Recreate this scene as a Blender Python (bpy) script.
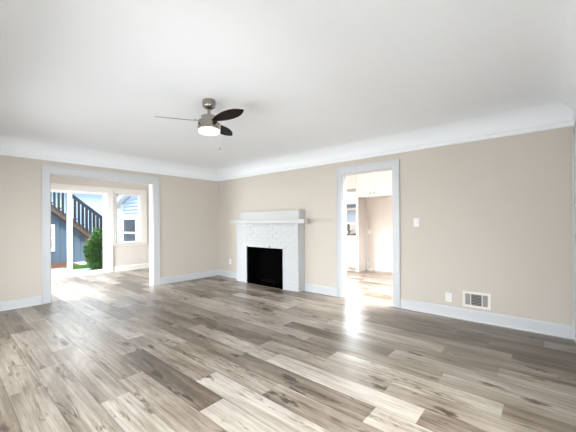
import bpy, bmesh, math, random
from mathutils import Vector, Matrix
random.seed(7)
for o in list(bpy.data.objects): bpy.data.objects.remove(o)
S = bpy.context.scene
COL = S.collection

# ------------------------------------------------------------------ camera
CAM_H = 1.22
YAW = math.radians(49.308); ROLL = math.radians(-0.343)
cam = bpy.data.cameras.new('camera'); co = bpy.data.objects.new('camera', cam); COL.objects.link(co)
cam.sensor_width = 36; cam.lens = 36*300.29/576; cam.shift_y = 6.8/576
cam.clip_start = 0.02
co.matrix_world = Matrix.Translation((0, 0, CAM_H)) @ Matrix.Rotation(-YAW, 4, 'Z') @ Matrix.Rotation(math.pi/2, 4, 'X') @ Matrix.Rotation(ROLL, 4, 'Z')
S.camera = co

# ------------------------------------------------------------------ world, sun, daylight and other added lamps, exposure
w = bpy.data.worlds.new('sky'); S.world = w; w.use_nodes = True
nt = w.node_tree; nt.nodes.clear()
out = nt.nodes.new('ShaderNodeOutputWorld'); bg = nt.nodes.new('ShaderNodeBackground')
tc = nt.nodes.new('ShaderNodeTexCoord'); sep = nt.nodes.new('ShaderNodeSeparateXYZ'); rp = nt.nodes.new('ShaderNodeValToRGB')
rp.color_ramp.elements[0].position = 0.0; rp.color_ramp.elements[0].color = (0.93, 0.97, 1, 1)
rp.color_ramp.elements[1].position = 0.6; rp.color_ramp.elements[1].color = (0.62, 0.80, 1, 1)
nt.links.new(tc.outputs['Generated'], sep.inputs[0]); nt.links.new(sep.outputs['Z'], rp.inputs[0])
nt.links.new(rp.outputs[0], bg.inputs[0]); nt.links.new(bg.outputs[0], out.inputs[0])
bg.inputs[1].default_value = 2.3

def lamp(name, kind, loc, rot, energy, color=(1, 1, 1), **kw):
    d = bpy.data.lights.new(name, kind); o = bpy.data.objects.new(name, d); COL.objects.link(o)
    o.location = loc; o.rotation_euler = [math.radians(a) for a in rot]; d.energy = energy; d.color = color
    for k, v in kw.items(): setattr(d, k, v)
    return o
lamp('sun', 'SUN', (0, 0, 12), (38, 0, -35), 4.2, (1, 0.96, 0.9), angle=math.radians(12))
WALL_X = -0.45          # the street wall of the room, behind the camera's left shoulder
WALL_Y = -0.240         # the wall behind the camera
SP = dict(spread=math.radians(170))
for y, e in ((1.5, 60), (3.9, 50)):    # daylight through the two street windows
    lamp('daylight_standin', 'AREA', (WALL_X-0.09, y, 1.0), (0, -63, 0), e, (0.93, 0.972, 1), shape='RECTANGLE', size=1.4, size_y=1.4, **SP)
lamp('daylight_standin', 'AREA', (1.05, WALL_Y-0.09, 1.0), (48, 0, 0), 84, (0.93, 0.972, 1), shape='RECTANGLE', size=1.8, size_y=1.4, **SP)  # lamp added at an unseen window to brighten the left wall
lamp('daylight_standin', 'AREA', (0.14, 7.1, 1.35), (0, -42, 0), 195, (0.93, 0.97, 1), shape='RECTANGLE', size=1.3, size_y=1.6, spread=math.radians(150))   # added lamp brightening the sunroom from its unseen side
for y, e in ((1.35, 150), (4.45, 150)):  # lamps added out of view to brighten the kitchen
    lamp('kitchen_fill', 'AREA', (5.0, y, 2.43), (0, 0, 0), e, (0.95, 0.975, 1), shape='RECTANGLE', size=1.1, size_y=0.9, spread=math.radians(135))
q = Vector((7.17, 3.95, 1.6))-Vector((14, 7.65, 5.0))          # added lamp outside the kitchen window, standing in for sky; gives floor glare
o = lamp('daylight_standin', 'AREA', (14, 7.65, 5.0), (0, 0, 0), 1100, (0.96, 0.98, 1), shape='RECTANGLE', size=3.2, size_y=3.4); o.rotation_euler = q.to_track_quat('-Z', 'Y').to_euler()
q = Vector((2.0, 8.3, 1.4))-Vector((5.6, 24, 7.0))              # added lamp beyond the yard, a stand-in for sky that gives floor sheen
o = lamp('daylight_standin', 'AREA', (5.6, 24, 7.0), (0, 0, 0), 2600, (0.96, 0.98, 1), shape='RECTANGLE', size=16, size_y=9); o.rotation_euler = q.to_track_quat('-Z', 'Y').to_euler()
S.view_settings.view_transform = 'Standard'; S.view_settings.look = 'None'
S.view_settings.gamma = 1; S.view_settings.use_curve_mapping = False
S.view_settings.exposure = 0.26

# ------------------------------------------------------------------ materials
def mat(name, color, rough=0.6, metal=0.0, bump=None, spec=None, var=None, emit=None):
    m = bpy.data.materials.new(name); m.use_nodes = True
    n = m.node_tree.nodes; l = m.node_tree.links; b = n['Principled BSDF']
    b.inputs['Base Color'].default_value = (*color, 1); b.inputs['Roughness'].default_value = rough
    b.inputs['Metallic'].default_value = metal
    if spec is not None: b.inputs['Specular IOR Level'].default_value = spec
    tcn = n.new('ShaderNodeTexCoord')
    if var:       # (scale, amount): slight mottling of the colour
        nz = n.new('ShaderNodeTexNoise'); nz.inputs['Scale'].default_value = var[0]; nz.inputs['Detail'].default_value = 4
        mx = n.new('ShaderNodeMix'); mx.data_type = 'RGBA'
        mx.inputs[6].default_value = (*[c*(1-var[1]) for c in color], 1); mx.inputs[7].default_value = (*[min(1, c*(1+var[1])) for c in color], 1)
        l.new(tcn.outputs['Object'], nz.inputs['Vector']); l.new(nz.outputs['Fac'], mx.inputs[0]); l.new(mx.outputs[2], b.inputs['Base Color'])
    if bump:      # (scale, strength, distance)
        nz = n.new('ShaderNodeTexNoise'); nz.inputs['Scale'].default_value = bump[0]; nz.inputs['Detail'].default_value = 5
        bp = n.new('ShaderNodeBump'); bp.inputs['Strength'].default_value = bump[1]; bp.inputs['Distance'].default_value = bump[2]
        l.new(tcn.outputs['Object'], nz.inputs['Vector']); l.new(nz.outputs['Fac'], bp.inputs['Height']); l.new(bp.outputs[0], b.inputs['Normal'])
    if emit:
        b.inputs['Emission Color'].default_value = (*emit[0], 1); b.inputs['Emission Strength'].default_value = emit[1]
    return m
M = {}
M['wall'] = mat('beige_wall_paint', (0.60, 0.543, 0.478), 0.75, bump=(90, 0.25, 0.004), var=(3, 0.02))
M['sunwall'] = mat('pale_wall_paint', (0.60, 0.553, 0.51), 0.75, bump=(90, 0.25, 0.004), var=(3, 0.02))
M['ceil'] = mat('white_ceiling_plaster', (0.88, 0.895, 0.92), 0.85, bump=(60, 0.3, 0.006), var=(2, 0.015))
M['trim'] = mat('white_trim_paint', (0.61, 0.62, 0.635), 0.35, bump=(30, 0.08, 0.002))
M['creamtrim'] = mat('warm_white_trim_paint', (0.70, 0.672, 0.645), 0.4, bump=(30, 0.08, 0.002))
M['brick'] = mat('white_painted_brick', (0.55, 0.555, 0.56), 0.6, bump=(55, 0.5, 0.003))
M['mantel'] = mat('white_mantel_paint', (0.53, 0.527, 0.517), 0.45, bump=(25, 0.1, 0.002))
M['soot'] = mat('sooty_firebrick', (0.002, 0.002, 0.002), 0.95, spec=0.0, bump=(30, 0.6, 0.01))
M['iron'] = mat('blackened_iron', (0.008, 0.008, 0.008), 0.8, spec=0.05, bump=(80, 0.3, 0.002))
M['nickel'] = mat('brushed_nickel', (0.36, 0.335, 0.295), 0.2, 1.0, bump=(200, 0.05, 0.001))
M['blade'] = mat('espresso_blade_wood', (0.012, 0.008, 0.006), 0.42, spec=0.12, bump=(40, 0.15, 0.001), var=(14, 0.3))
M['bladeedge'] = mat('lit_blade_edge', (0.30, 0.29, 0.28), 0.5, var=(10, 0.1))  # light catching the dark blade's edge, put into its colour
M['opal'] = mat('lit_opal_glass', (0.95, 0.93, 0.88), 0.3, emit=((1, 0.90, 0.76), 1.6), var=(5, 0.01))
M['plastic'] = mat('white_plastic', (0.80, 0.78, 0.76), 0.35, var=(8, 0.01))
M['ventpaint'] = mat('cream_register_enamel', (0.80, 0.75, 0.70), 0.4, var=(8, 0.02))
M['ventdark'] = mat('dark_duct', (0.03, 0.027, 0.024), 0.8, var=(8, 0.1))
M['grille'] = mat('grey_grille_enamel', (0.42, 0.395, 0.36), 0.5, var=(8, 0.05))  # mid grey enamel of the vent's side grilles
M['louver'] = mat('grey_louver_metal', (0.36, 0.33, 0.30), 0.45, 0.3, var=(8, 0.05))
M['vinyl'] = mat('white_vinyl_frame', (0.83, 0.83, 0.82), 0.35, var=(6, 0.01))
M['cab'] = mat('white_cabinet_paint', (0.76, 0.755, 0.745), 0.35, var=(5, 0.01))
M['kitchenwall'] = mat('pinkish_kitchen_wall_paint', (0.58, 0.535, 0.50), 0.75, bump=(90, 0.25, 0.004), var=(3, 0.02))
M['counter'] = mat('dark_stone_counter', (0.05, 0.05, 0.055), 0.2, var=(40, 0.4))
M['blackmetal'] = mat('matte_black_metal', (0.012, 0.012, 0.013), 0.4, 0.3, var=(9, 0.1))
M['bluesiding'] = mat('slate_blue_board_siding', (0.125, 0.175, 0.235), 0.7, var=(6, 0.08), bump=(40, 0.2, 0.004))
M['palesiding'] = mat('pale_blue_siding', (0.50, 0.63, 0.82), 0.6, var=(4, 0.04))
M['wingsiding'] = mat('light_blue_lap_siding', (0.58, 0.69, 0.85), 0.6, var=(4, 0.03))
M['greysiding'] = mat('light_grey_siding', (0.62, 0.64, 0.66), 0.6, var=(4, 0.04))
M['whitepaint'] = mat('white_exterior_paint', (0.85, 0.86, 0.88), 0.5, var=(5, 0.02))
M['darkwood'] = mat('dark_stained_rail_wood', (0.035, 0.038, 0.048), 0.6, var=(12, 0.25))
M['brownwood'] = mat('weathered_brown_stringer', (0.13, 0.085, 0.06), 0.7, var=(12, 0.3), bump=(50, 0.3, 0.003))
M['greytread'] = mat('grey_stair_tread', (0.10, 0.10, 0.12), 0.7, var=(12, 0.2))
M['concrete'] = mat('pale_concrete', (0.76, 0.75, 0.74), 0.85, var=(5, 0.08), bump=(60, 0.3, 0.004))
M['mulch'] = mat('red_brown_mulch', (0.20, 0.085, 0.055), 0.95, var=(25, 0.5), bump=(40, 1.0, 0.03))
M['soil'] = mat('bare_earth', (0.2, 0.16, 0.12), 0.95, var=(3, 0.2))
M['grass'] = mat('lawn_grass', (0.13, 0.28, 0.05), 0.8, var=(8, 0.35), bump=(60, 0.6, 0.01))
M['leaf'] = mat('glossy_hedge_leaf', (0.085, 0.19, 0.045), 0.35, var=(22, 0.85))
M['stem'] = mat('shrub_stem', (0.09, 0.06, 0.04), 0.9, var=(9, 0.3))
M['roof'] = mat('grey_shingle', (0.12, 0.12, 0.13), 0.9, var=(20, 0.3), bump=(25, 0.6, 0.01))
M['darkglass'] = mat('grey_window_glass', (0.10, 0.11, 0.125), 0.08, var=(2, 0.3))  # opaque grey glass of the outside windows
def glass():
    m = bpy.data.materials.new('clear_window_glass'); m.use_nodes = True
    n = m.node_tree.nodes; l = m.node_tree.links; n.clear()
    o = n.new('ShaderNodeOutputMaterial'); mx = n.new('ShaderNodeMixShader'); t = n.new('ShaderNodeBsdfTransparent'); g = n.new('ShaderNodeBsdfGlossy')
    fr = n.new('ShaderNodeFresnel'); fr.inputs[0].default_value = 1.2
    t.inputs[0].default_value = (0.96, 0.98, 0.98, 1); g.inputs['Roughness'].default_value = 0.01
    l.new(fr.outputs[0], mx.inputs[0]); l.new(t.outputs[0], mx.inputs[1]); l.new(g.outputs[0], mx.inputs[2]); l.new(mx.outputs[0], o.inputs[0])
    return m
M['glass'] = glass()

def floor_material():
    """Wide greige oak laminate. UV = metres across / along one plank; the 'tone' and 'seed' attributes are per plank."""
    m = bpy.data.materials.new('greige_oak_planks'); m.use_nodes = True
    n = m.node_tree.nodes; l = m.node_tree.links; b = n['Principled BSDF']
    def math_(op, a, bb=None, c=None):
        x = n.new('ShaderNodeMath'); x.operation = op
        for i, v in enumerate((a, bb, c)):
            if v is None: continue
            if isinstance(v, (int, float)): x.inputs[i].default_value = v
            else: l.new(v, x.inputs[i])
        return x.outputs[0]
    uv = n.new('ShaderNodeUVMap'); uv.uv_map = 'plank'
    sp = n.new('ShaderNodeSeparateXYZ'); l.new(uv.outputs[0], sp.inputs[0])
    at = n.new('ShaderNodeAttribute'); at.attribute_name = 'tone'
    sd = n.new('ShaderNodeAttribute'); sd.attribute_name = 'seed'
    u, v = sp.outputs[0], sp.outputs[1]
    def vec(su, sv, off):
        c = n.new('ShaderNodeCombineXYZ'); l.new(math_('MULTIPLY', u, su), c.inputs[0]); l.new(math_('MULTIPLY', v, sv), c.inputs[1])
        l.new(math_('MULTIPLY', sd.outputs['Fac'], off), c.inputs[2]); return c.outputs[0]
    def noise(vc, scale, det, rough=0.55, dist=0.0):
        x = n.new('ShaderNodeTexNoise'); x.inputs['Scale'].default_value = scale; x.inputs['Detail'].default_value = det
        x.inputs['Roughness'].default_value = rough; x.inputs['Distortion'].default_value = dist; l.new(vc, x.inputs['Vector']); return x.outputs['Fac']
    broad = noise(vec(5, 1.1, 57), 1.0, 3, 0.5, 0.6)          # wide cathedral shading
    grain = noise(vec(42, 1.3, 91), 1.0, 6, 0.65, 0.4)        # fine streaks
    pore = noise(vec(190, 9, 33), 1.0, 3, 0.6)
    vk = n.new('ShaderNodeTexVoronoi'); vk.feature = 'F1'; vk.inputs['Scale'].default_value = 1.0
    wob = noise(vec(26, 12, 12), 1.0, 3)
    kc = n.new('ShaderNodeCombineXYZ')
    l.new(math_('ADD', math_('MULTIPLY', u, 6.0), math_('MULTIPLY', wob, 0.55)), kc.inputs[0])
    l.new(math_('ADD', math_('MULTIPLY', v, 1.7), math_('MULTIPLY', wob, 0.25)), kc.inputs[1]); l.new(math_('MULTIPLY', sd.outputs['Fac'], 71), kc.inputs[2])
    l.new(kc.outputs[0], vk.inputs['Vector'])
    kn = n.new('ShaderNodeMapRange'); kn.inputs[1].default_value = 0.17; kn.inputs[2].default_value = 0.05; kn.inputs[3].default_value = 0; kn.inputs[4].default_value = 1
    l.new(vk.outputs['Distance'], kn.inputs[0])
    crack = n.new('ShaderNodeMapRange'); crack.inputs[1].default_value = 0.62; crack.inputs[2].default_value = 0.76; crack.inputs[3].default_value = 0; crack.inputs[4].default_value = 1
    l.new(noise(vec(16, 2.2, 17), 1.0, 6, 0.72, 1.6), crack.inputs[0])
    # thin wavy cracks and growth rings, gathered in patches
    band = math_('ABSOLUTE', math_('SUBTRACT', noise(vec(15, 1.5, 41), 1.0, 4, 0.6, 0.8), 0.5))
    ring = n.new('ShaderNodeMapRange'); ring.inputs[1].default_value = 0.035; ring.inputs[2].default_value = 0.004; ring.inputs[3].default_value = 0; ring.inputs[4].default_value = 1; l.new(band, ring.inputs[0])
    patch = n.new('ShaderNodeMapRange'); patch.inputs[1].default_value = 0.50; patch.inputs[2].default_value = 0.64; patch.inputs[3].default_value = 0; patch.inputs[4].default_value = 1
    l.new(noise(vec(9, 1.9, 77), 1.0, 2), patch.inputs[0])
    t = math_('ADD', at.outputs['Fac'], math_('MULTIPLY', math_('SUBTRACT', broad, 0.5), 0.75))
    t = math_('ADD', t, math_('MULTIPLY', math_('SUBTRACT', grain, 0.5), 0.72))
    t = math_('ADD', t, math_('MULTIPLY', math_('SUBTRACT', pore, 0.5), 0.30))
    t = math_('SUBTRACT', t, math_('MULTIPLY', kn.outputs[0], 0.62))
    t = math_('SUBTRACT', t, math_('MULTIPLY', crack.outputs[0], 0.36))
    t = math_('SUBTRACT', t, math_('MULTIPLY', math_('MULTIPLY', ring.outputs[0], patch.outputs[0]), 0.40))
    r = n.new('ShaderNodeValToRGB'); e = r.color_ramp.elements
    e[0].position = 0.0; e[0].color = (0.035, 0.027, 0.021, 1)
    e[1].position = 1.0; e[1].color = (0.46, 0.415, 0.365, 1)
    for p_, c_ in ((0.28, (0.088, 0.064, 0.045)), (0.5, (0.188, 0.149, 0.113)), (0.75, (0.325, 0.281, 0.236))):
        x = e.new(p_); x.color = (*c_, 1)
    l.new(t, r.inputs[0])
    # bevelled joints: distance to the plank's long edges
    d1 = math_('MINIMUM', u, math_('SUBTRACT', 0.195, u))
    j = n.new('ShaderNodeMapRange'); j.inputs[1].default_value = 0.0; j.inputs[2].default_value = 0.0038; j.inputs[3].default_value = 0.1; j.inputs[4].default_value = 1
    l.new(d1, j.inputs[0])
    mx = n.new('ShaderNodeMix'); mx.data_type = 'RGBA'; mx.inputs[6].default_value = (0.06, 0.05, 0.042, 1)
    l.new(j.outputs[0], mx.inputs[0]); l.new(r.outputs[0], mx.inputs[7]); l.new(mx.outputs[2], b.inputs['Base Color'])
    rg = n.new('ShaderNodeMapRange'); rg.inputs[3].default_value = 0.29; rg.inputs[4].default_value = 0.40; b.inputs['Specular IOR Level'].default_value = 0.65; l.new(grain, rg.inputs[0]); l.new(rg.outputs[0], b.inputs['Roughness'])
    bp = n.new('ShaderNodeBump'); bp.inputs['Strength'].default_value = 0.12; bp.inputs['Distance'].default_value = 0.0008
    l.new(math_('ADD', grain, j.outputs[0]), bp.inputs['Height']); l.new(bp.outputs[0], b.inputs['Normal'])
    return m
M['floor'] = floor_material()

# ------------------------------------------------------------------ helpers
class MB:
    """Collects shapes into one mesh."""
    def __init__(s): s.v = []; s.f = []; s.mi = []; s.cur = 0
    def add(s, vs, fs):
        k = len(s.v); s.v += [tuple(x) for x in vs]; s.f += [tuple(i+k for i in f) for f in fs]; s.mi += [s.cur]*len(fs); return s
    def box(s, x0, x1, y0, y1, z0, z1, T=None):
        vs = [Vector((x, y, z)) for z in (z0, z1) for y in (y0, y1) for x in (x0, x1)]
        if T: vs = [T @ a for a in vs]
        return s.add(vs, [(0, 2, 3, 1), (4, 5, 7, 6), (0, 1, 5, 4), (2, 6, 7, 3), (0, 4, 6, 2), (1, 3, 7, 5)])
    def prism(s, poly, axis, a, b):
        """poly of 2-D points extruded along an axis: 'x' -> (y,z), 'y' -> (x,z), 'z' -> (x,y)."""
        def P(q, t): return {'x': (t, q[0], q[1]), 'y': (q[0], t, q[1]), 'z': (q[0], q[1], t)}[axis]
        n = len(poly); vs = [P(q, a) for q in poly]+[P(q, b) for q in poly]
        fs = [tuple(range(n))[::-1], tuple(range(n, 2*n))]+[(i, (i+1) % n, n+(i+1) % n, n+i) for i in range(n)]
        return s.add(vs, fs)
    def lathe(s, prof, c=(0, 0, 0), seg=40):
        vs = []; fs = []; n = len(prof)
        for k in range(seg):
            a = 2*math.pi*k/seg
            for r, z in prof: vs.append((c[0]+r*math.cos(a), c[1]+r*math.sin(a), c[2]+z))
        for k in range(seg):
            q = (k+1) % seg
            for i in range(n-1): fs.append((k*n+i, q*n+i, q*n+i+1, k*n+i+1))
        fs.append(tuple(k*n for k in range(seg))[::-1]); fs.append(tuple(k*n+n-1 for k in range(seg)))
        return s.add(vs, fs)
    def tube(s, pts, r, seg=10):
        pts = [Vector(p) for p in pts]; vs = []; fs = []; up = None
        for i, p in enumerate(pts):
            d = (pts[min(i+1, len(pts)-1)]-pts[max(i-1, 0)]).normalized()
            if up is None: up = d.orthogonal().normalized()
            up = (up-d*up.dot(d)).normalized(); sd = d.cross(up)
            rr = r[i] if isinstance(r, (list, tuple)) else r
            for k in range(seg):
                a = 2*math.pi*k/seg; vs.append(p+(up*math.cos(a)+sd*math.sin(a))*rr)
        for i in range(len(pts)-1):
            for k in range(seg):
                q = (k+1) % seg; fs.append((i*seg+k, i*seg+q, (i+1)*seg+q, (i+1)*seg+k))
        fs.append(tuple(range(seg))[::-1]); fs.append(tuple(range((len(pts)-1)*seg, len(pts)*seg)))
        return s.add(vs, fs)
    def build(s, name, m, parent=None, bevel=0.0, smooth=False, seg=2):
        me = bpy.data.meshes.new(name); me.from_pydata(s.v, [], s.f)
        ms = m if isinstance(m, (list, tuple)) else [m]
        for q in ms: me.materials.append(q)
        if len(ms) > 1: me.polygons.foreach_set('material_index', s.mi)
        bm = bmesh.new(); bm.from_mesh(me); bmesh.ops.recalc_face_normals(bm, faces=bm.faces); bm.to_mesh(me); bm.free()
        o = bpy.data.objects.new(name, me); COL.objects.link(o)
        if parent: o.parent = parent
        if bevel:
            b = o.modifiers.new('bevel', 'BEVEL'); b.width = bevel; b.segments = seg; b.limit_method = 'ANGLE'; b.angle_limit = math.radians(40)
        if smooth: me.shade_auto_smooth() if hasattr(me, 'shade_auto_smooth') else me.polygons.foreach_set('use_smooth', [True]*len(me.polygons))
        return o
def smooth(o, angle=40):
    me = o.data; me.polygons.foreach_set('use_smooth', [True]*len(me.polygons))
    bm = bmesh.new(); bm.from_mesh(me)
    for e in bm.edges:
        if len(e.link_faces) == 2 and e.calc_face_angle(0) > math.radians(angle): e.smooth = False
    bm.to_mesh(me); bm.free(); return o
def empty(name, loc=(0, 0, 0)):
    o = bpy.data.objects.new(name, None); COL.objects.link(o); o.location = loc; o.empty_display_size = 0.1; return o
def tag(o, label, cat, group=None):
    o['label'] = label; o['category'] = cat
    if group: o['group'] = group
    return o
def struct(o, label=None):
    o['kind'] = 'structure'
    if label: o['label'] = label
    return o
def rel(mb, root):
    """move collected world-space points into the root's space"""
    L = root.location; mb.v = [(a[0]-L.x, a[1]-L.y, a[2]-L.z) for a in mb.v]; return mb
def part(mb, name, m, root, bevel=0.0, sm=False):
    o = rel(mb, root).build(name, m, root, bevel)
    return smooth(o) if sm else o
def sub(mb, name, m, root, parent, bevel=0.0, sm=False):
    o = rel(mb, root).build(name, m, parent, bevel)
    return smooth(o) if sm else o
def wall(name, axis, at, th, a0, a1, z0, z1, holes, m):
    """wall slab in the plane axis=at .. at+th, spanning a0..a1 x z0..z1 with rectangular holes (a0,a1,z0,z1); one connected skin"""
    us = sorted({a0, a1, *[h[0] for h in holes], *[h[1] for h in holes]}); zs = sorted({z0, z1, *[h[2] for h in holes], *[h[3] for h in holes]})
    solid = lambda i, j: 0 <= i < len(us)-1 and 0 <= j < len(zs)-1 and not any(h[0] <= (us[i]+us[i+1])/2 <= h[1] and h[2] <= (zs[j]+zs[j+1])/2 <= h[3] for h in holes)
    mb = MB(); P = (lambda u, t, z: (t, u, z)) if axis == 'x' else (lambda u, t, z: (u, t, z))
    for i in range(len(us)-1):
        for j in range(len(zs)-1):
            if not solid(i, j): continue
            u0, u1, q0, q1 = us[i], us[i+1], zs[j], zs[j+1]
            for t in (at, at+th): mb.add([P(u0, t, q0), P(u1, t, q0), P(u1, t, q1), P(u0, t, q1)], [(0, 1, 2, 3)])
            for di, dj, e in ((-1, 0, ((u0, q0), (u0, q1))), (1, 0, ((u1, q0), (u1, q1))), (0, -1, ((u0, q0), (u1, q0))), (0, 1, ((u0, q1), (u1, q1)))):
                if not solid(i+di, j+dj):
                    (ua, za), (ub, zb) = e
                    mb.add([P(ua, at, za), P(ub, at, zb), P(ub, at+th, zb), P(ua, at+th, za)], [(0, 1, 2, 3)])
    o = mb.build(name, m); bm = bmesh.new(); bm.from_mesh(o.data); bmesh.ops.remove_doubles(bm, verts=bm.verts, dist=1e-5)
    bmesh.ops.recalc_face_normals(bm, faces=bm.faces); bm.to_mesh(o.data); bm.free()
    return struct(o)

# ------------------------------------------------------------------ the room
RX = 4.288; LY = 5.85                    # right wall face, left wall face
TH = 0.10; LTH = 0.14
RAIL = 2.205; CEIL = 2.50
SY = 8.32                                # far wall of the sunroom
KX = 7.17                                # far wall of the kitchen
W = 0.195

def build_floor():
    x0, x1, y0, y1 = -0.55, 7.4, -0.3, 8.46
    known = {0: 2.9, 1: 1.95, 2: 2.30, 3: 1.25, 4: 1.71, 5: 2.06, 6: 1.537, 7: 0.857, 8: 1.885, 9: 2.172, 10: 1.5, 11: 0.63, 12: 1.1, 13: 0.30, 14: 0.75, 15: 0.24, 16: 0.443, 17: 0.755, 18: 1.3, 19: 0.9}
    tones = {(4, 0): 0.30, (4, -1): 0.74, (5, 0): 0.47, (5, -1): 0.74, (6, 0): 0.55, (6, -1): 0.52, (7, 0): 0.34, (7, -1): 0.72, (8, -1): 0.78, (8, 0): 0.62,
             (3, 0): 0.60, (3, -1): 0.60, (2, -1): 0.70, (2, 0): 0.55, (1, 0): 0.58, (1, -1): 0.60, (0, 0): 0.55, (0, -1): 0.55, (9, -1): 0.52, (9, 0): 0.36,
             (11, -1): 0.70, (12, -1): 0.66, (13, -1): 0.74, (14, -1): 0.50, (15, -1): 0.44, (16, -1): 0.38, (17, -1): 0.34, (18, -1): 0.42, (13, 0): 0.55, (15, 0): 0.60, (16, 0): 0.36, (17, 0): 0.42}
    rnd = random.Random(11)
    vs = []; fs = []; uvs = []; tn = []; sd = []
    L = 1.28
    for k in range(-5, 38):
        xa = 0.315+W*k; xb = xa+W
        if xb < x0 or xa > x1: continue
        j0 = known.get(k, rnd.uniform(0, L))
        for i in range(-4, 8):
            a = max(y0, j0+i*L); b = min(y1, j0+(i+1)*L)
            tone = tones.get((k, i), rnd.choice((0.36, 0.44, 0.5, 0.56, 0.62, 0.70, 0.76))+rnd.uniform(-0.03, 0.03)); seed = rnd.random()
            if b <= a: continue
            q = len(vs); vs += [(xa, a, 0), (xb, a, 0), (xb, b, 0), (xa, b, 0)]; fs.append((q, q+1, q+2, q+3))
            o_ = j0+i*L; uvs += [(0, a-o_), (W, a-o_), (W, b-o_), (0, b-o_)]; tn.append(tone); sd.append(seed)
    me = bpy.data.meshes.new('floor'); me.from_pydata(vs, [], fs)
    ul = me.uv_layers.new(name='plank'); ul.data.foreach_set('uv', [c for t in uvs for c in t])
    for nm, vals in (('tone', tn), ('seed', sd)):
        a = me.attributes.new(nm, 'FLOAT', 'FACE'); a.data.foreach_set('value', vals)
    me.materials.append(M['floor']); o = bpy.data.objects.new('floor', me); COL.objects.link(o)
    return struct(o, 'wide grey-brown oak plank floor')
build_floor()
# the slab under the floor planks, so that the house stands on something
struct(MB().box(-0.6, 7.45, -0.4, 8.5, -0.14, -0.004).build('foundation_slab', M['concrete']))

# openings
OL = (1.125, 2.74, 0, 2.01)              # cased opening to the sunroom, in the left wall
OK = (1.68, 2.515, 0, 2.005)             # doorway to the kitchen, in the right wall
FB = (3.655, 4.645, 0, 0.765)            # firebox
wall('wall_left', 'y', LY, LTH, WALL_X-0.14, RX+TH, 0, 2.62, [OL], M['wall'])
wall('wall_right', 'x', RX, TH, WALL_Y-0.14, LY, 0, 2.62, [OK, FB], M['wall'])
wall('wall_near', 'y', WALL_Y-0.14, 0.14, WALL_X-0.14, RX, 0, 2.62, [(0.1, 2.0, 0.25, 2.1), (3.20, 4.03, 0, 2.03)], M['wall'])
wall('wall_street', 'x', WALL_X-0.14, 0.14, WALL_Y, LY, 0, 2.62, [(0.75, 2.25, 0.25, 2.1), (3.15, 4.65, 0.25, 2.1)], M['wall'])
# ceiling with a cove all round
def build_ceiling():
    cw, chh = 0.36, CEIL-RAIL-0.07; z0 = RAIL+0.07
    rings = []
    n = 10
    for i in range(n+1):
        a = math.pi/2*i/n; ins = cw*(1-math.cos(a)); z = z0+chh*math.sin(a)
        rings.append((ins, z))
    vs = []; fs = []
    for ins, z in rings:
        x0, x1, y0, y1 = WALL_X+ins, RX-ins, WALL_Y+ins, LY-ins
        vs += [(x0, y0, z), (x1, y0, z), (x1, y1, z), (x0, y1, z)]
    for i in range(n):
        for k in range(4): fs.append((i*4+k, i*4+(k+1) % 4, (i+1)*4+(k+1) % 4, (i+1)*4+k))
    fs.append((n*4, n*4+1, n*4+2, n*4+3))
    me = bpy.data.meshes.new('ceiling'); me.from_pydata(vs, [], fs); me.materials.append(M['ceil'])
    bm = bmesh.new(); bm.from_mesh(me); bmesh.ops.recalc_face_normals(bm, faces=bm.faces)
    for f in bm.faces: f.smooth = True
    for e in bm.edges:
        if len(e.link_faces) == 2 and e.calc_face_angle(0) > math.radians(30): e.smooth = False
    bm.to_mesh(me); bm.free()
    o = bpy.data.objects.new('ceiling', me); COL.objects.link(o); struct(o, 'white plaster ceiling with coved edges')
build_ceiling()
struct(MB().box(WALL_X-0.2, 7.4, WALL_Y-0.2, 8.6, 2.62, 2.72).build('ceiling_deck', M['roof']))
# picture rail under the cove (profile steps out towards the top)
def rail(name, prof, segs, m, bevel=0.0):
    """prof: (projection, z) polygon; segs: list of (axis, at, sign, a0, a1)"""
    mb = MB()
    for axis, at, sg, a0, a1 in segs:
        poly = [(at+sg*p, z) for p, z in prof]
        mb.prism(poly, 'y' if axis == 'x' else 'x', a0, a1)
    return struct(mb.build(name, m))
rp_ = [(0, RAIL), (0.010, RAIL), (0.018, RAIL+0.012), (0.018, RAIL+0.04), (0.030, RAIL+0.052), (0.034, RAIL+0.07), (0, RAIL+0.07)]
rail('trim_1', rp_, [('y', LY, -1, WALL_X, RX)], M['ceil'])
rail('trim_2', rp_, [('x', RX, -1, WALL_Y, LY)], M['ceil'])
rail('trim_3', rp_, [('y', WALL_Y, 1, WALL_X, RX)], M['ceil'])
rail('trim_4', rp_, [('x', WALL_X, 1, WALL_Y, LY)], M['ceil'])
bp_ = [(0, 0), (0.024, 0), (0.022, 0.014), (0.015, 0.02), (0.015, 0.115), (0.010, 0.13), (0, 0.133)]
rail('baseboard_left', bp_, [('y', LY, -1, WALL_X, 1.02), ('y', LY, -1, 2.866, RX)], M['trim'])
rail('baseboard_right', bp_, [('x', RX, -1, WALL_Y, 1.577), ('x', RX, -1, 2.61, 3.29), ('x', RX, -1, 4.985, LY)], M['trim'])
rail('baseboard_near', bp_, [('y', WALL_Y, 1, WALL_X, 3.09)], M['trim'])
rail('baseboard_street', bp_, [('x', WALL_X, 1, WALL_Y, LY)], M['trim'])

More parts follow.
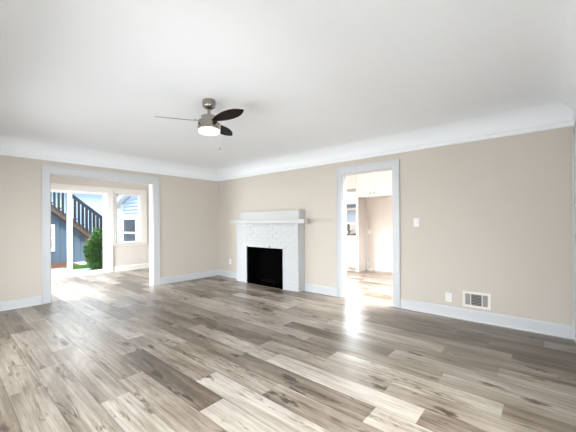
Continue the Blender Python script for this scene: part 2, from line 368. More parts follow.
def casing(name, axis, face, sg, o, wd, m, depth=0.022, z0=0.0, head=None, floor_open=True, jamb=None):
    """picture-frame casing round opening o=(a0,a1,z0,z1) on a wall face; jamb=(from,to) lines the reveal"""
    a0, a1, b0, b1 = o; wl, wr = wd if isinstance(wd, tuple) else (wd, wd); hd = head or wl
    mb = MB()
    def bx(u0, u1, q0, q1, d0, d1):
        lo, hi = sorted((face+sg*d0, face+sg*d1))
        if axis == 'y': mb.box(u0, u1, lo, hi, q0, q1)
        else: mb.box(lo, hi, u0, u1, q0, q1)
    bot = z0 if floor_open else b0
    bx(a0-wl, a0, bot, b1, 0, depth); bx(a1, a1+wr, bot, b1, 0, depth); bx(a0-wl, a1+wr, b1, b1+hd, 0, depth)
    bx(a0-wl, a0-wl+0.022, bot, b1+hd, depth, depth+0.012); bx(a1+wr-0.022, a1+wr, bot, b1+hd, depth, depth+0.012); bx(a0-wl+0.022, a1+wr-0.022, b1+hd-0.022, b1+hd, depth, depth+0.012)
    if not floor_open:
        bx(a0-wl, a1+wr, b0-wl*0.9, b0-0.022, 0, depth); bx(a0-wl-0.015, a1+wr+0.015, b0-0.022, b0, 0, depth+0.02)
    if jamb:
        j0, j1 = jamb; t = 0.014
        def jb(u0, u1, q0, q1):
            if axis == 'y': mb.box(u0, u1, j0, j1, q0, q1)
            else: mb.box(j0, j1, u0, u1, q0, q1)
        jb(a0, a0+t, bot, b1); jb(a1-t, a1, bot, b1); jb(a0+t, a1-t, b1-t, b1)
        if not floor_open: jb(a0+t, a1-t, b0, b0+t)
    return struct(mb.build(name, m, bevel=0.003))
casing('trim_5', 'y', LY, -1, OL, (0.10, 0.125), M['trim'], head=0.125, jamb=(LY, LY+LTH))
casing('trim_6', 'x', RX, -1, OK, (0.103, 0.095), M['trim'], head=0.112, jamb=(RX, RX+TH), z0=0.0)
casing('trim_7', 'y', LY+LTH, 1, OL, (0.10, 0.10), M['trim'], head=0.1)
casing('trim_8', 'x', RX+TH, 1, OK, (0.09, 0.09), M['trim'], head=0.1)
casing('trim_9', 'y', WALL_Y, 1, (3.20, 4.03, 0, 2.03), (0.11, 0.235), M['trim'], head=0.12)
# door in the wall behind the camera, beside the room's right corner
d = struct(empty('door_2', (3.615, WALL_Y-0.05, 0)), 'white panelled door in the near wall')
mb = MB().box(3.203, 4.027, WALL_Y-0.07, WALL_Y-0.03, 0.008, 2.027)
for q0, q1 in ((0.2, 0.95), (1.1, 1.9)):
    for u0, u1 in ((3.31, 3.57), (3.66, 3.92)): mb.box(u0, u1, WALL_Y-0.03, WALL_Y-0.022, q0, q1)
part(mb, 'slab', M['trim'], d, 0.004)
part(MB().lathe([(0.0, -0.02), (0.02, -0.02), (0.027, 0), (0.02, 0.02), (0, 0.02)], (3.28, WALL_Y+0.02, 1.0), 20), 'door_knob', M['nickel'], d, sm=True)

def window(name, axis, face_lo, th, o, m, split=None, frame=0.05, label=None, pane_m=None):
    """frame, sashes and panes filling an opening"""
    a0, a1, b0, b1 = o; mid = face_lo+th/2
    root = struct(empty(name, ((a0+a1)/2, mid, b0) if axis == 'y' else (mid, (a0+a1)/2, b0)), label)
    def bx(mb, u0, u1, q0, q1, h):
        if axis == 'y': mb.box(u0, u1, mid-h, mid+h, q0, q1)
        else: mb.box(mid-h, mid+h, u0, u1, q0, q1)
        return mb
    mb = MB(); h = 0.035
    bx(mb, a0, a0+frame, b0, b1, h); bx(mb, a1-frame, a1, b0, b1, h); bx(mb, a0+frame, a1-frame, b0, b0+frame, h); bx(mb, a0+frame, a1-frame, b1-frame, b1, h)
    zs = [b0+frame]
    if split: bx(mb, a0+frame, a1-frame, split-0.025, split+0.025, h); zs += [split-0.025, split+0.025]
    zs.append(b1-frame)
    part(mb, 'frame', m, root, 0.003)
    for k in range(0, len(zs), 2): part(bx(MB(), a0+frame, a1-frame, zs[k], zs[k+1], 0.003), 'pane', pane_m or M['glass'], root)
    return root
window('window_3', 'x', WALL_X-0.14, 0.05, (0.75, 2.25, 0.25, 2.1), M['vinyl'], 1.2, label='street window')
window('window_4', 'x', WALL_X-0.14, 0.05, (3.15, 4.65, 0.25, 2.1), M['vinyl'], 1.2, label='street window')
window('window_5', 'y', WALL_Y-0.14, 0.05, (0.1, 2.0, 0.25, 2.1), M['vinyl'], 1.2, label='unseen window added behind the camera for light')  # unseen, put in together with its lamp
casing('trim_10', 'x', WALL_X, 1, (0.75, 2.25, 0.25, 2.1), 0.1, M['trim'], floor_open=False, jamb=(WALL_X-0.09, WALL_X))
casing('trim_11', 'x', WALL_X, 1, (3.15, 4.65, 0.25, 2.1), 0.1, M['trim'], floor_open=False, jamb=(WALL_X-0.09, WALL_X))
casing('trim_12', 'y', WALL_Y, 1, (0.1, 2.0, 0.25, 2.1), 0.1, M['trim'], floor_open=False, jamb=(WALL_Y-0.09, WALL_Y))

# ------------------------------------------------------------------ sunroom
SX0, SX1 = 0.2, 4.05
SD = (1.20, 2.75, 0.0, 2.0)              # sliding door opening
SW = (2.945, 3.565, 0.715, 2.01)         # window opening
wall('wall_sunroom', 'y', SY, 0.14, SX0, SX1, 0, 2.62, [SD, SW], M['sunwall'])
wall('wall_sunroom_right', 'x', SX1, 0.12, LY+LTH, SY+0.14, 0, 2.62, [], M['sunwall'])
wall('wall_sunroom_left', 'x', SX0-0.12, 0.12, LY+LTH, SY+0.14, 0, 2.62, [(6.25, 7.95, 0.65, 2.0)], M['sunwall'])
struct(MB().box(SX0, SX1, LY+LTH, SY, 2.42, 2.46).build('ceiling_sunroom', M['ceil']))
window('window_6', 'x', SX0-0.12, 0.05, (6.25, 7.95, 0.65, 2.0), M['vinyl'], None, label='unseen side window of the sunroom for its added lamp')
rail('baseboard_sunroom', [(p, z) for p, z in bp_], [('y', SY, -1, 2.862, SX1)], M['creamtrim'])
casing('trim_13', 'y', SY, -1, SD, (0.11, 0.115), M['creamtrim'], head=0.13)
casing('trim_14', 'y', SY, -1, SW, (0.08, 0.15), M['creamtrim'], head=0.12, floor_open=False, jamb=(SY, SY+0.05))
window('window_1', 'y', SY+0.03, 0.09, SW, M['vinyl'], None, 0.042, 'white-framed sunroom window')
dr = struct(empty('door_1', (1.975, SY+0.07, 0)), 'white sliding glass door of the sunroom')
mb = MB()
a0, a1, b1 = SD[0], SD[1], SD[3]
mb.box(a0, a0+0.05, SY-0.005, SY+0.13, 0.0, b1); mb.box(a1-0.05, a1, SY-0.005, SY+0.13, 0.0, b1); mb.box(a0+0.05, a1-0.05, SY-0.005, SY+0.13, b1-0.035, b1); mb.box(a0+0.05, a1-0.05, SY-0.02, SY+0.13, 0.0, 0.035)
part(mb, 'frame', M['vinyl'], dr, 0.003)
for u0, u1, yy in ((1.25, 2.022, SY+0.075), (1.93, 2.70, SY+0.03)):
    mb = MB(); s0 = 0.055; y_0, y_1 = yy-0.02, yy+0.02
    mb.box(u0, u0+(0.092 if u0 > 1.5 else s0), y_0, y_1, 0.035, 1.965); mb.box(u1-(0.092 if u0 < 1.5 else 0.046), u1, y_0, y_1, 0.035, 1.965)
    u0i = u0+(0.092 if u0 > 1.5 else s0); u1i = u1-(0.092 if u0 < 1.5 else 0.046)
    mb.box(u0i, u1i, y_0, y_1, 1.94, 1.965); mb.box(u0i, u1i, y_0, y_1, 0.035, 0.10)
    sash = part(mb, 'sliding_panel', M['vinyl'], dr, 0.003)
    sub(MB().box(u0i, u1i, yy-0.004, yy+0.004, 0.10, 1.94), 'pane', M['glass'], dr, sash)
part(MB().box(2.675, 2.69, SY-0.02, SY+0.01, 0.9, 1.12), 'door_handle', M['vinyl'], dr, 0.004)

# ------------------------------------------------------------------ kitchen
KW = (3.775, 4.75, 1.17, 2.06)
wall('wall_kitchen', 'x', KX, 0.14, 0.6, 5.85, 0, 2.62, [KW], M['kitchenwall'])
wall('wall_kitchen_right', 'y', 0.6, 0.1, RX+TH, KX, 0, 2.62, [], M['sunwall'])
wall('wall_kitchen_left', 'y', 5.3, 0.1, RX+TH, KX, 0, 2.62, [], M['sunwall'])
struct(MB().box(RX+TH, KX, 0.7, 5.3, 2.46, 2.5).build('ceiling_kitchen', M['ceil']))
window('window_2', 'x', KX+0.03, 0.07, KW, M['vinyl'], 1.575, 0.045, 'kitchen window over the sink counter')
rail('baseboard_kitchen', [(p, z*0.8) for p, z in bp_], [('x', KX, -1, 0.7, 2.55)], M['cab'])
# unseen flat fixtures, added for the lamps that brighten the kitchen
for yc, lb in ((1.35, 'unseen fixture added at the right end of the kitchen for its fill lamp'), (4.45, 'unseen fixture added near the kitchen sink for its fill lamp')):
    f = tag(empty('added_fixture', (5.0, yc, 2.46)), lb, 'ceiling light', 'added kitchen ceiling fixtures')
    mb = MB(); fx0, fx1, fy0, fy1 = 4.41, 5.59, yc-0.49, yc+0.49
    for q in ((fx0, fx0+0.04, fy0, fy1), (fx1-0.04, fx1, fy0, fy1), (fx0+0.04, fx1-0.04, fy0, fy0+0.04), (fx0+0.04, fx1-0.04, fy1-0.04, fy1)): mb.box(*q, 2.42, 2.459)
    mb.box(fx0+0.04, fx1-0.04, fy0+0.04, fy1-0.04, 2.445, 2.459)
    part(mb, 'housing', M['trim'], f)

def shaker(mb, x, y0, y1, z0, z1, st=0.055, d=0.018):
    """door front facing -x with a recessed panel"""
    mb.box(x-d, x, y0, y0+st, z0, z1); mb.box(x-d, x, y1-st, y1, z0, z1); mb.box(x-d, x, y0+st, y1-st, z0, z0+st); mb.box(x-d, x, y0+st, y1-st, z1-st, z1)
    mb.box(x-d*0.4, x, y0+st, y1-st, z0+st, z1-st); return mb
def knob(mb, x, y, z):
    mb.tube([(x, y, z), (x-0.012, y, z), (x-0.014, y, z), (x-0.026, y, z), (x-0.028, y, z)], [0.006, 0.006, 0.014, 0.014, 0.008], 14); return mb
c = tag(empty('upper_cabinet', (6.95, 3.08, 1.835)), 'white wall cabinet with two knobbed doors above the empty refrigerator alcove', 'cabinet')
part(MB().box(6.72, KX-0.002, 2.62, 3.495, 1.835, 2.455), 'body', M['cab'], c, 0.002)
for u0, u1, kk in ((2.625, 3.108, 3.067), (3.112, 3.494, 3.155)):
    dd = part(shaker(MB(), 6.719, u0, u1, 1.838, 2.40), 'door', M['cab'], c, 0.002)
    sub(knob(MB(), 6.70, kk, 1.912), 'knob', M['nickel'], c, dd, sm=True)
c = tag(empty('side_panel', (6.95, 3.523, 0)), 'tall beige-sided partition with white front edge left of the refrigerator alcove', 'panel')
part(MB().box(6.722, KX-0.002, 3.502, 3.545, 0, 2.455), 'panel_board', M['kitchenwall'], c); part(MB().box(6.70, 6.7215, 3.498, 3.546, 0, 2.455), 'front_edge', M['cab'], c, 0.002)
c = tag(empty('base_cabinet', (6.95, 4.3, 0)), 'white base cabinet left of the alcove under the dark counter', 'cabinet')
mb = MB().box(6.72, KX-0.002, 3.547, 5.1, 0.10, 0.90); mb.box(6.78, KX-0.002, 3.547, 5.1, 0, 0.10)
part(mb, 'body', M['cab'], c, 0.002)
for u0, u1 in ((3.55, 4.06), (4.065, 4.58), (4.585, 5.097)):
    dd = part(shaker(MB(), 6.719, u0, u1, 0.11, 0.735), 'door', M['cab'], c, 0.002)
    dw = part(shaker(MB(), 6.719, u0, u1, 0.74, 0.895, 0.04), 'drawer', M['cab'], c, 0.002)
    sub(knob(MB(), 6.70, u0+0.06, 0.66), 'knob', M['nickel'], c, dd, sm=True); sub(knob(MB(), 6.70, (u0+u1)/2, 0.815), 'knob', M['nickel'], c, dw, sm=True)
tag(MB().box(6.67, KX-0.002, 3.547, 5.1, 0.901, 0.935).build('countertop', M['counter'], bevel=0.004), 'dark countertop edge seen through the kitchen doorway', 'countertop')
f = tag(empty('faucet', (7.02, 3.93, 0.936)), 'black kitchen faucet on the dark counter under the window', 'faucet')
part(MB().lathe([(0.001, 0), (0.028, 0), (0.028, 0.008), (0.018, 0.02), (0.001, 0.02)], (7.02, 3.93, 0.937), 20), 'base', M['blackmetal'], f, sm=True)
pts = [(7.02, 3.93, 0.95), (7.02, 3.92, 1.08)]+[(7.02-0.10*(1-math.cos(a)), 3.92-0.035*(1-math.cos(a)), 1.08+0.10*math.sin(a)) for a in [math.pi*i/10 for i in range(1, 11)]]+[(6.82, 3.85, 1.0)]
part(MB().tube(pts, 0.014, 12), 'spout', M['blackmetal'], f, sm=True)
part(MB().tube([(7.02, 3.91, 0.97), (7.0, 3.85, 1.0), (6.99, 3.80, 1.02)], 0.009, 10), 'lever', M['blackmetal'], f, sm=True)
c = tag(empty('wall_cabinet', (7.0, 4.25, 2.08)), 'small white cabinet over the kitchen window left of the alcove', 'cabinet')
part(MB().box(6.92, KX-0.002, 3.547, 5.1, 2.075, 2.455), 'body', M['cab'], c, 0.002)
for u0, u1 in ((3.55, 4.05), (4.055, 4.57), (4.575, 5.097)): part(shaker(MB(), 6.919, u0, u1, 2.08, 2.44, 0.05), 'door', M['cab'], c, 0.002)

def plate(kind, y, z, label, cat, axis_x, w_=0.072, h_=0.117, group=None):
    """duplex outlet or rocker switch on a wall facing -x"""
    r = tag(empty(kind, (axis_x, y, z)), label, cat, group)
    part(MB().box(axis_x-0.007, axis_x-0.0005, y-w_/2, y+w_/2, z-h_/2, z+h_/2), 'cover_plate', M['plastic'], r, 0.0025)
    if kind == 'wall_outlet':
        for dz in (-0.021, 0.021):
            s_ = part(MB().box(axis_x-0.0095, axis_x-0.007, y-0.017, y+0.017, z+dz-0.014, z+dz+0.014), 'socket', M['plastic'], r, 0.001)
            mb = MB()
            for dy in (-0.006, 0.006): mb.box(axis_x-0.0100, axis_x-0.0094, y+dy-0.0012, y+dy+0.0012, z+dz-0.004, z+dz+0.006)
            sub(mb, 'slot', M['ventdark'], r, s_)
    else:
        part(MB().prism([(axis_x-0.007, z-0.033), (axis_x-0.010, z-0.033), (axis_x-0.013, z+0.033), (axis_x-0.007, z+0.033)], 'y', y-0.0165, y+0.0165), 'rocker', M['plastic'], r, 0.001)
    return r
plate('wall_outlet', 3.424, 0.975, 'white outlet in the alcove nearer the vertical pipe', 'outlet', KX)
plate('wall_outlet', 3.041, 0.978, 'white outlet on the alcove wall nearer the doorway frame', 'outlet', KX)
plate('light_switch', 1.355, 1.214, 'white rocker light switch on beige wall right of the kitchen doorway', 'light switch', RX)
plate('wall_outlet', 0.960, 0.247, 'white outlet low on the beige wall beside the metal vent', 'outlet', RX)
plate('wall_outlet', 5.41, 0.355, 'white outlet low in the corner left of the fireplace', 'outlet', RX)
p_ = tag(MB().tube([(KX-0.02, 3.485, 0.001), (KX-0.02, 3.485, 1.834)], 0.013, 12).build('water_pipe', M['cab']), 'white vertical pipe in the left corner of the alcove', 'pipe')
v = tag(empty('supply_valve', (7.05, 3.42, 0)), 'white coiled hose and valve on the alcove floor', 'valve')
hp = [(7.09+0.06*math.cos(a), 3.37+0.07*math.sin(a), 0.012+0.004*a) for a in [i*0.4 for i in range(22)]]+[(7.13, 3.45, 0.10), (7.145, 3.44, 0.16)]
part(MB().tube(hp, 0.009, 8), 'hose', M['plastic'], v, sm=True)
part(MB().box(7.12, 7.168, 3.41, 3.46, 0.14, 0.20), 'valve_body', M['plastic'], v, 0.006)

# ------------------------------------------------------------------ wall vent
v = tag(empty('wall_vent', (RX, 0.652, 0.165)), 'cream metal register with dark louvers low on the right wall', 'vent')
y0, y1, z0, z1 = 0.504, 0.800, 0.164, 0.356
mb = MB(); xa, xb = RX-0.012, RX-0.0005
cuts = [(0.504, 0.534), (0.587, 0.597), (0.707, 0.717), (0.772, 0.800)]
for q in cuts: mb.box(xa, xb, q[0], q[1], z0+0.028, z1-0.028)
mb.box(xa, xb, y0, y1, z0, z0+0.028); mb.box(xa, xb, y0, y1, z1-0.028, z1)
part(mb, 'frame', M['ventpaint'], v, 0.002)
part(MB().box(RX-0.0025, RX-0.0005, 0.534, 0.772, z0+0.028, z1-0.028), 'duct_back', M['ventdark'], v)
for k in range(7):
    zz = z0+0.040+k*0.0185
    part(MB().prism([(RX-0.0115, zz-0.004), (RX-0.003, zz+0.004), (RX-0.003, zz+0.0065), (RX-0.0115, zz-0.0015)], 'y', 0.597, 0.707), 'louver', M['louver'], v)
for a, b in ((0.534, 0.587), (0.717, 0.772)):
    mb = MB()
    n_ = 7
    for k in range(n_):
        yy = a+(b-a)*(k+0.5)/n_; mb.box(RX-0.010, RX-0.003, yy-0.0028, yy+0.0028, z0+0.028, z1-0.028)
    part(mb, 'side_grille', M['grille'], v)

# ------------------------------------------------------------------ fireplace
FX = 4.10; Y0, Y1 = 3.295, 4.965
fp = tag(empty('fireplace', (RX, 4.13, 0)), 'white painted brick fireplace with black firebox on the right wall', 'fireplace')
mb = MB()
bx0 = RX-0.001; rc = 0.009; TOP = 1.205; cz = 0.067
# mortar core
mb.box(FX+rc, bx0, Y0+rc, FB[0]-0.002, 0, TOP); mb.box(FX+rc, bx0, FB[1]+0.002, Y1-rc, 0, TOP); mb.box(FX+rc, bx0, FB[0]-0.002, FB[1]+0.002, FB[3]+0.002, TOP)
rb = random.Random(5)
def brick(a, b, z, side=None):
    j = rb.uniform(-0.0015, 0.0015); t = rb.uniform(-0.0012, 0.0012)
    if side is None: mb.box(FX+j, FX+0.05, a, b, z+0.004+t, z+cz-0.004+t)
    else:
        lo, hi = (Y0+j, Y0+0.05) if side < 0 else (Y1-0.05, Y1-j)
        mb.box(a, b, lo, hi, z+0.004+t, z+cz-0.004+t)
for k in range(18):
    z = k*cz
    if z+cz > TOP+0.01: break
    off = 0.103 if k % 2 else 0.0
    y = Y0-off
    while y < Y1:
        a = max(y+0.0012, Y0); b = min(y+0.206-0.0012, Y1)
        if b-a > 0.02:
            if z+cz/2 > FB[3]: brick(a, b, z)
            else:
                if a < FB[0]-0.01: brick(a, min(b, FB[0]), z)
                if b > FB[1]+0.01: brick(max(a, FB[1]), b, z)
        y += 0.206
    for sd_ in (-1, 1): brick(FX+0.0015, FX+0.09 if k % 2 else bx0-0.004, z, sd_); 
    if k % 2:
        for sd_ in (-1, 1): brick(FX+0.098, bx0-0.004, z, sd_)
part(mb, 'brick_surround', M['brick'], fp, 0.0025)
t_ = 0.014
mb = MB().box(FX-0.006, FX+0.10, FB[0]-t_, FB[0], 0, FB[3]); mb.box(FX-0.006, FX+0.10, FB[1], FB[1]+t_+0.01, 0, FB[3]); mb.box(FX-0.006, FX+0.10, FB[0]-t_, FB[1]+t_+0.01, FB[3], FB[3]+t_)
part(mb, 'opening_edge', M['trim'], fp, 0.003)
mb = MB(); q = 0.02; xb = RX+TH-0.005
mb.box(FX+0.03, xb, FB[0]+0.001, FB[0]+q, 0.001, FB[3]-0.001); mb.box(FX+0.03, xb, FB[1]-q, FB[1]-0.001, 0.001, FB[3]-0.001)
mb.box(FX+0.03, xb, FB[0]+q, FB[1]-q, FB[3]-q, FB[3]-0.001); mb.box(xb-q, xb, FB[0]+q, FB[1]-q, 0.001, FB[3]-q); mb.box(FX+0.012, xb-q, FB[0]+q, FB[1]-q, 0.001, 0.008)
part(mb, 'firebox', M['soot'], fp)
mb = MB()
for k in range(6):
    yy = 4.0+k*0.06; mb.tube([(4.17, yy, 0.13), (4.18, yy, 0.075), (4.34, yy, 0.075)], 0.007, 8)
mb.tube([(4.21, 3.97, 0.066), (4.21, 4.33, 0.066)], 0.008, 8); mb.tube([(4.31, 3.97, 0.066), (4.31, 4.33, 0.066)], 0.008, 8)
for yy in (3.99, 4.31):
    for xx in (4.21, 4.31): mb.tube([(xx, yy, 0.009), (xx, yy, 0.066)], 0.008, 8)
part(mb, 'grate', M['iron'], fp)
part(MB().tube([(FX+0.02, 3.99, FB[3]-0.005), (FX-0.012, 3.99, FB[3]-0.01), (FX-0.014, 3.99, FB[3]+0.02)], 0.006, 8), 'damper_handle', M['iron'], fp)
mb = MB().box(FX-0.055, FX+0.075, 3.125, 5.105, 1.207, 1.285)
part(mb, 'mantel_shelf', M['mantel'], fp, 0.004)
mb = MB().box(FX+0.025, bx0, Y0, 4.85, 1.286, 1.447); mb.box(FX+0.019, FX+0.0245, Y0-0.004, 4.854, 1.425, 1.447)
part(mb, 'overmantel_panel', M['mantel'], fp, 0.003)

# ------------------------------------------------------------------ ceiling fan
FC = Vector((1.842, 2.66, 0))
fan = tag(empty('ceiling_fan', (FC.x, FC.y, CEIL)), 'three-blade ceiling fan with brushed nickel body and lit white bowl lamp', 'ceiling fan')
cc = (FC.x, FC.y, 0)
part(MB().lathe([(0.001, 2.4995), (0.064, 2.4995), (0.067, 2.49), (0.067, 2.445), (0.063, 2.432), (0.045, 2.416), (0.030, 2.408), (0.001, 2.408)], cc), 'canopy', M['nickel'], fan, sm=True)
part(MB().lathe([(0.001, 2.412), (0.016, 2.412), (0.016, 2.375), (0.024, 2.345), (0.032, 2.335), (0.001, 2.335)], cc), 'downrod', M['nickel'], fan, sm=True)
part(MB().lathe([(0.001, 2.3345), (0.070, 2.3345), (0.080, 2.331), (0.083, 2.325), (0.083, 2.262), (0.001, 2.262)], cc), 'motor_housing', M['nickel'], fan, sm=True)
part(MB().lathe([(0.001, 2.2615), (0.108, 2.2615), (0.114, 2.259), (0.116, 2.254), (0.116, 2.196), (0.113, 2.190), (0.001, 2.190)], cc, 48), 'light_fitter', M['nickel'], fan, sm=True)
part(MB().lathe([(0.001, 2.1895), (0.109, 2.1895), (0.110, 2.180), (0.105, 2.167), (0.092, 2.159), (0.070, 2.155), (0.040, 2.152), (0.001, 2.151)], cc, 48), 'lamp_bowl', M['opal'], fan, sm=True)
BZ = 2.280; PITCH = math.radians(-17)
for ang in (148, 25, -88):
    A = math.radians(ang)
    T = Matrix.Translation((FC.x, FC.y, BZ)) @ Matrix.Rotation(A, 4, 'Z') @ Matrix.Rotation(PITCH, 4, 'X')
    # leaf-shaped blade: outline along r with half widths
    prof = [(0.085, 0.024), (0.12, 0.034), (0.17, 0.048), (0.24, 0.060), (0.31, 0.066), (0.38, 0.062), (0.44, 0.050), (0.485, 0.030), (0.515, 0.010), (0.525, 0.002)]
    mb = MB(); n = len(prof); th = 0.003
    top = [T @ Vector((r, s_*w_, th)) for r, w_ in prof for s_ in (1, -1)]; bot = [T @ Vector((r, s_*w_, -th)) for r, w_ in prof for s_ in (1, -1)]
    vs = top+bot; N = 2*n; fs = []; mi = []
    for i in range(n-1):
        a, b_, c_, d_ = 2*i, 2*i+1, 2*i+3, 2*i+2
        fs += [(a, b_, c_, d_), (N+a, N+d_, N+c_, N+b_)]; mi += [0, 0]
        fs += [(a, d_, N+d_, N+a), (b_, N+b_, N+c_, c_)]; mi += [1, 1]
    fs += [(0, N, N+1, 1), (N-2, N-1, 2*N-1, 2*N-2)]; mi += [1, 1]
    mb.add(vs, fs); mb.mi = mi
    bl = rel(mb, fan).build('blade', [M['blade'], M['bladeedge']], fan)
    ir = MB(); T2 = Matrix.Translation((FC.x, FC.y, BZ)) @ Matrix.Rotation(A, 4, 'Z')
    ir.box(0.075, 0.15, -0.020, 0.018, 0.0035, 0.009, T); ir.box(0.06, 0.10, -0.014, 0.014, 0.006, 0.02, T2)
    sub(ir, 'blade_iron', M['nickel'], fan, bl, 0.002)
# pull chains
dirc = Vector((math.cos(-YAW), math.sin(-YAW), 0))      # sideways, as the chains hang on the fitter's right
for off, lo in ((0.085, 2.00),):
    px, py = FC.x+0.122*math.cos(-1.1), FC.y+0.122*math.sin(-1.1)
    mb = MB().tube([(FC.x+0.112*math.cos(-1.1), FC.y+0.112*math.sin(-1.1), 2.235), (px, py, 2.228), (px, py, 2.0)], 0.0011, 6)
    ch = part(mb, 'pull_chain', M['plastic'], fan)
    sub(MB().lathe([(0.001, 0.012), (0.004, 0.008), (0.0065, -0.004), (0.004, -0.014), (0.001, -0.016)], (px, py, 1.99), 12), 'chain_bob', M['nickel'], fan, ch, sm=True)
# ------------------------------------------------------------------ outside the sunroom
GZ = -0.12
struct(MB().box(-30, 40, -25, 45, -0.5, -0.16).build('ground', M['soil']))
struct(MB().box(-6, 4.3, SY+0.14, 12.58, -0.159, GZ).build('patio', M['concrete'], bevel=0.004))
def rough_patch(name, x0, x1, y0, y1, z0, hmax, nx, ny, m, seed):
    r = random.Random(seed); vs = []; fs = []
    for j in range(ny+1):
        for i in range(nx+1):
            e = i in (0, nx) or j in (0, ny)
            vs.append((x0+(x1-x0)*i/nx, y0+(y1-y0)*j/ny, z0+(0.0 if e else hmax*r.uniform(0.45, 1))))
    for j in range(ny):
        for i in range(nx): a = j*(nx+1)+i; fs.append((a, a+1, a+nx+2, a+nx+1))
    mb = MB(); mb.add(vs, fs); o = mb.build(name, m); o['kind'] = 'stuff'; return o
o = rough_patch('mulch', -1.0, 3.0, 11.25, 12.57, GZ, 0.045, 90, 30, M['mulch'], 3); o['label'] = 'red-brown mulch bed along the foot of the blue building'; o['category'] = 'mulch'
# lawn: blades of grass on a low mat
r_ = random.Random(9); mb = MB(); gx0, gx1, gy0, gy1 = 2.50, 3.62, 10.56, 11.23
mb.box(gx0, gx1, gy0, gy1, GZ, GZ+0.012)
for k in range(5200):
    x = r_.uniform(gx0+0.02, gx1-0.02); y = r_.uniform(gy0+0.02, gy1-0.02); a = r_.uniform(0, 6.28); h_ = r_.uniform(0.03, 0.065); w_ = 0.004
    dx, dy = math.cos(a)*w_, math.sin(a)*w_; lx, ly = r_.uniform(-0.02, 0.02), r_.uniform(-0.02, 0.02)
    mb.add([(x-dx, y-dy, GZ+0.01), (x+dx, y+dy, GZ+0.01), (x+lx, y+ly, GZ+0.01+h_)], [(0, 1, 2)])
o = mb.build('lawn', M['grass']); o['kind'] = 'stuff'; o['label'] = 'green lawn strip in front of the shrub'; o['category'] = 'grass'

# the blue building under the outside stairs
BY = 12.60
sl = lambda x: 1.86-(x-2.45)*0.865          # top edge of the stair stringer
b = tag(empty('blue_building', (2.0, BY, GZ)), 'slate blue board-sided building under the outside stairs', 'building')
mb = MB(); xs = [-1.5+0.2*i for i in range(26)]
for i in range(len(xs)-1):
    x0_, x1_ = xs[i], xs[i+1]; zt0, zt1 = sl(x0_)-0.22, sl(x1_)-0.22
    if zt1 < GZ+0.2: break
    mb.prism([(x0_+0.006, GZ), (x1_-0.006, GZ), (x1_-0.006, zt1), (x0_+0.006, zt0)], 'y', BY, BY+0.03)
    mb.prism([(x0_, GZ), (x1_, GZ), (x1_, zt1-0.01), (x0_, zt0-0.01)], 'y', BY+0.015, BY+0.12)
part(mb, 'board_siding', M['bluesiding'], b)
wn = MB(); wx0, wx1, wz0, wz1 = 1.95, 2.555, 0.30, 1.21
wn.box(wx0, wx0+0.09, BY-0.035, BY+0.01, wz0+0.12, wz1-0.12); wn.box(wx1-0.09, wx1, BY-0.035, BY+0.01, wz0+0.12, wz1-0.12); wn.box(wx0, wx1, BY-0.035, BY+0.01, wz0, wz0+0.12); wn.box(wx0, wx1, BY-0.035, BY+0.01, wz1-0.12, wz1); wn.box(wx0+0.09, wx1-0.09, BY-0.03, BY+0.01, 0.73, 0.79)
wf = part(wn, 'window', M['whitepaint'], b, 0.004)
for q0, q1 in ((wz0+0.12, 0.73), (0.79, wz1-0.12)): sub(MB().box(wx0+0.09, wx1-0.09, BY-0.012, BY-0.004, q0, q1), 'pane', M['darkglass'], b, wf)

# stairs
s = tag(empty('outdoor_staircase', (3.6, 12.1, GZ)), 'brown and dark outdoor staircase with slanted baluster railing', 'staircase')
SYF = 12.30                                   # near face of the stairs
xa, xb = -0.2, 3.55
for yy in (SYF, 12.52):
    part(MB().prism([(xa, sl(xa)-0.24), (xb, sl(xb)-0.24), (xb, sl(xb)), (xa, sl(xa))], 'y', yy, yy+0.05), 'stringer', M['brownwood'], s)
x = xb
k = 0
while x > xa+0.2:
    zt = sl(x-0.10)+0.02
    part(MB().box(x-0.235, x+0.0, SYF-0.03, 12.575, zt, zt+0.035), 'tread', M['greytread'], s)
    x -= 0.208; k += 1
rl = lambda x: 2.20-(x-3.04)*0.825            # top of the handrail
part(MB().prism([(xa, rl(xa)-0.065), (3.98, rl(3.98)-0.065), (3.98, rl(3.98)), (xa, rl(xa))], 'y', SYF-0.05, SYF+0.03), 'handrail', M['darkwood'], s)
part(MB().prism([(xa, rl(xa)-0.065), (3.98, rl(3.98)-0.065), (3.98, rl(3.98)), (xa, rl(xa))], 'y', 12.51, 12.575), 'handrail', M['darkwood'], s)
for ya, yb, ph in ((SYF-0.040, SYF-0.001, 0.05), (12.53, 12.57, 0.09)):
    x = xa+ph
    while x < 3.95:
        part(MB().box(x-0.023, x+0.023, ya, yb, max(sl(x)-0.06, GZ), rl(x)-0.065), 'baluster', M['darkwood'], s); x += 0.115
part(MB().box(3.38, 3.47, SYF+0.06, SYF+0.15, GZ, sl(3.47)-0.1), 'post', M['brownwood'], s)

# pale blue house beyond the stairs
h = tag(empty('pale_house', (4, 15.5, GZ)), 'pale blue house rising behind the outside stairs', 'house')
mb = MB()
mb.box(-3, 9, 15.5, 15.8, -0.16, 2.95)
for k in range(19): z = GZ+k*0.16; mb.prism([(15.5, z), (15.478, z), (15.492, z+0.16), (15.5, z+0.16)], 'x', -3, 9)
part(mb, 'lap_siding', M['palesiding'], h)
part(MB().prism([(15.1, 2.90), (15.1, 3.02), (19, 4.0), (19, 3.88)], 'x', -3.3, 9.3), 'roof', M['roof'], h)

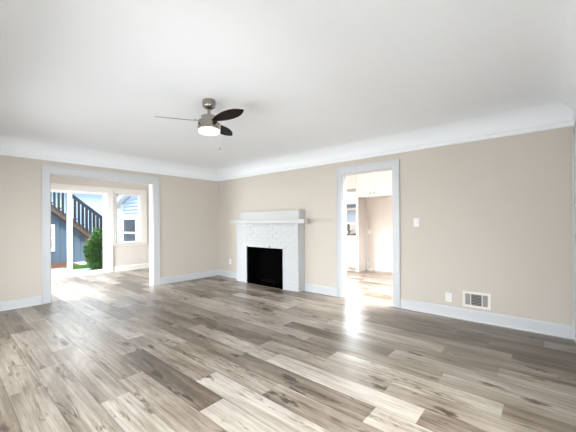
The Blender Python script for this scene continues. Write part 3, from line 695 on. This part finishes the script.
# the wing with lap siding seen through the sunroom window
g = tag(empty('house_wing', (4.5, 10, GZ)), 'blue lap-sided house wing with white window and gable rake', 'house')
WX = 4.40; wy0, wy1 = 8.75, 11.75
rk = lambda y: 1.78+(12.27-y)*0.337          # underside of the rake
mb = MB(); z = GZ; lap = 0.115
while z < 3.3:
    zt = z+lap
    ye = wy1 if zt < rk(wy1) else 12.27-(zt-1.78)/0.337
    if ye > wy0+0.05: mb.prism([(WX, z), (WX-0.06, z), (WX-0.006, zt+0.004), (WX, zt+0.004)], 'y', wy0, ye)
    z = zt
mb.prism([(wy0, -0.16), (wy1-0.02, -0.16), (wy1-0.02, rk(wy1)), (wy0, rk(wy0))], 'x', WX, WX+0.12)
part(mb, 'lap_siding', M['wingsiding'], g)
part(MB().box(WX-0.075, WX+0.14, 11.62, 11.78, -0.16, rk(11.78)-0.02), 'corner_board', M['whitepaint'], g, 0.004)
part(MB().prism([(wy0-0.2, rk(wy0-0.2)), (12.32, rk(12.32)), (12.32, rk(12.32)+0.17), (wy0-0.2, rk(wy0-0.2)+0.17)], 'x', WX-0.26, WX-0.20), 'rake_board', M['whitepaint'], g)
part(MB().prism([(wy0-0.2, rk(wy0-0.2)+0.04), (12.34, rk(12.34)+0.04), (12.34, rk(12.34)+0.06), (wy0-0.2, rk(wy0-0.2)+0.06)], 'x', WX-0.20, WX+0.12), 'soffit', M['whitepaint'], g)
part(MB().prism([(wy0-0.2, rk(wy0-0.2)+0.171), (12.36, rk(12.36)+0.171), (12.36, rk(12.36)+0.21), (wy0-0.2, rk(wy0-0.2)+0.21)], 'x', WX-0.30, WX+1.2), 'roof', M['roof'], g)
wn = MB(); a0, a1, q0, q1 = 10.36, 11.62, 0.46, 1.50
wn.box(WX-0.095, WX, a0, a0+0.13, q0+0.14, q1-0.14); wn.box(WX-0.095, WX, a1-0.13, a1, q0+0.14, q1-0.14); wn.box(WX-0.095, WX, a0, a1, q0, q0+0.14); wn.box(WX-0.095, WX, a0, a1, q1-0.14, q1); wn.box(WX-0.09, WX, a0+0.13, a1-0.13, 0.87, 0.94)
wf = part(wn, 'window', M['whitepaint'], g, 0.004)
for b0_, b1_ in ((q0+0.14, 0.87), (0.94, q1-0.14)): sub(MB().box(WX-0.075, WX-0.066, a0+0.13, a1-0.13, b0_, b1_), 'pane', M['darkglass'], g, wf)

# shrub beside the sliding door
sh = tag(empty('shrub', (3.02, 10.12, GZ)), 'leafy green shrub standing outside the right half of the sliding door', 'shrub')
r_ = random.Random(21); mb = MB()
cx, cy, czz, ra, rz = 3.14, 10.12, 0.44, 0.30, 0.54
def leaf(mb, p, d, L_, w_):
    d = d.normalized(); s_ = d.cross(Vector((r_.uniform(-1, 1), r_.uniform(-1, 1), r_.uniform(-0.3, 1)))).normalized(); nrm = d.cross(s_)
    a = p+d*L_*0.5+nrm*0.1*L_
    mb.add([p, a+s_*w_, p+d*L_, a-s_*w_], [(0, 1, 2), (0, 2, 3)])
for k in range(5600):
    u = Vector((r_.gauss(0, 1), r_.gauss(0, 1), r_.gauss(0, 1))).normalized(); q = r_.uniform(0.55, 1.0)**0.6
    lump = 1+0.12*math.sin(5*u.x+3*u.z)+0.1*math.sin(7*u.y-4*u.z)
    p = Vector((cx+u.x*ra*q*lump, cy+u.y*ra*q*lump, czz+u.z*rz*q*lump))
    leaf(mb, p, u+Vector((r_.uniform(-.8, .8), r_.uniform(-.8, .8), r_.uniform(-.4, .9))), r_.uniform(0.06, 0.11), r_.uniform(0.02, 0.034))
part(mb, 'foliage', M['leaf'], sh)
mb = MB()
for k in range(9):
    a = k*0.7; t = Vector((math.cos(a)*0.2, math.sin(a)*0.2, 0.75+0.1*math.sin(k*2)))
    mb.tube([(cx+math.cos(a)*0.04, cy+math.sin(a)*0.04, GZ), (cx+t.x*0.5, cy+t.y*0.5, GZ+0.4), (cx+t.x, cy+t.y, GZ+t.z)], [0.016, 0.011, 0.006], 7)
part(mb, 'stem', M['stem'], sh)
# neighbouring wall seen through the kitchen window
nb = tag(empty('neighbour_house', (11.5, 6.5, GZ)), 'grey neighbouring house seen through the kitchen window', 'house')
mb = MB().box(11.5, 11.8, 2, 12, -0.16, 1.9)
for k in range(12): z = GZ+k*0.165; mb.prism([(11.5, z), (11.478, z), (11.492, z+0.165), (11.5, z+0.165)], 'y', 2, 12)
part(mb, 'lap_siding', M['greysiding'], nb)
part(MB().prism([(11.1, 1.85), (11.1, 1.97), (14, 3.4), (14, 3.28)], 'y', 1.7, 12.3), 'roof', M['roof'], nb)
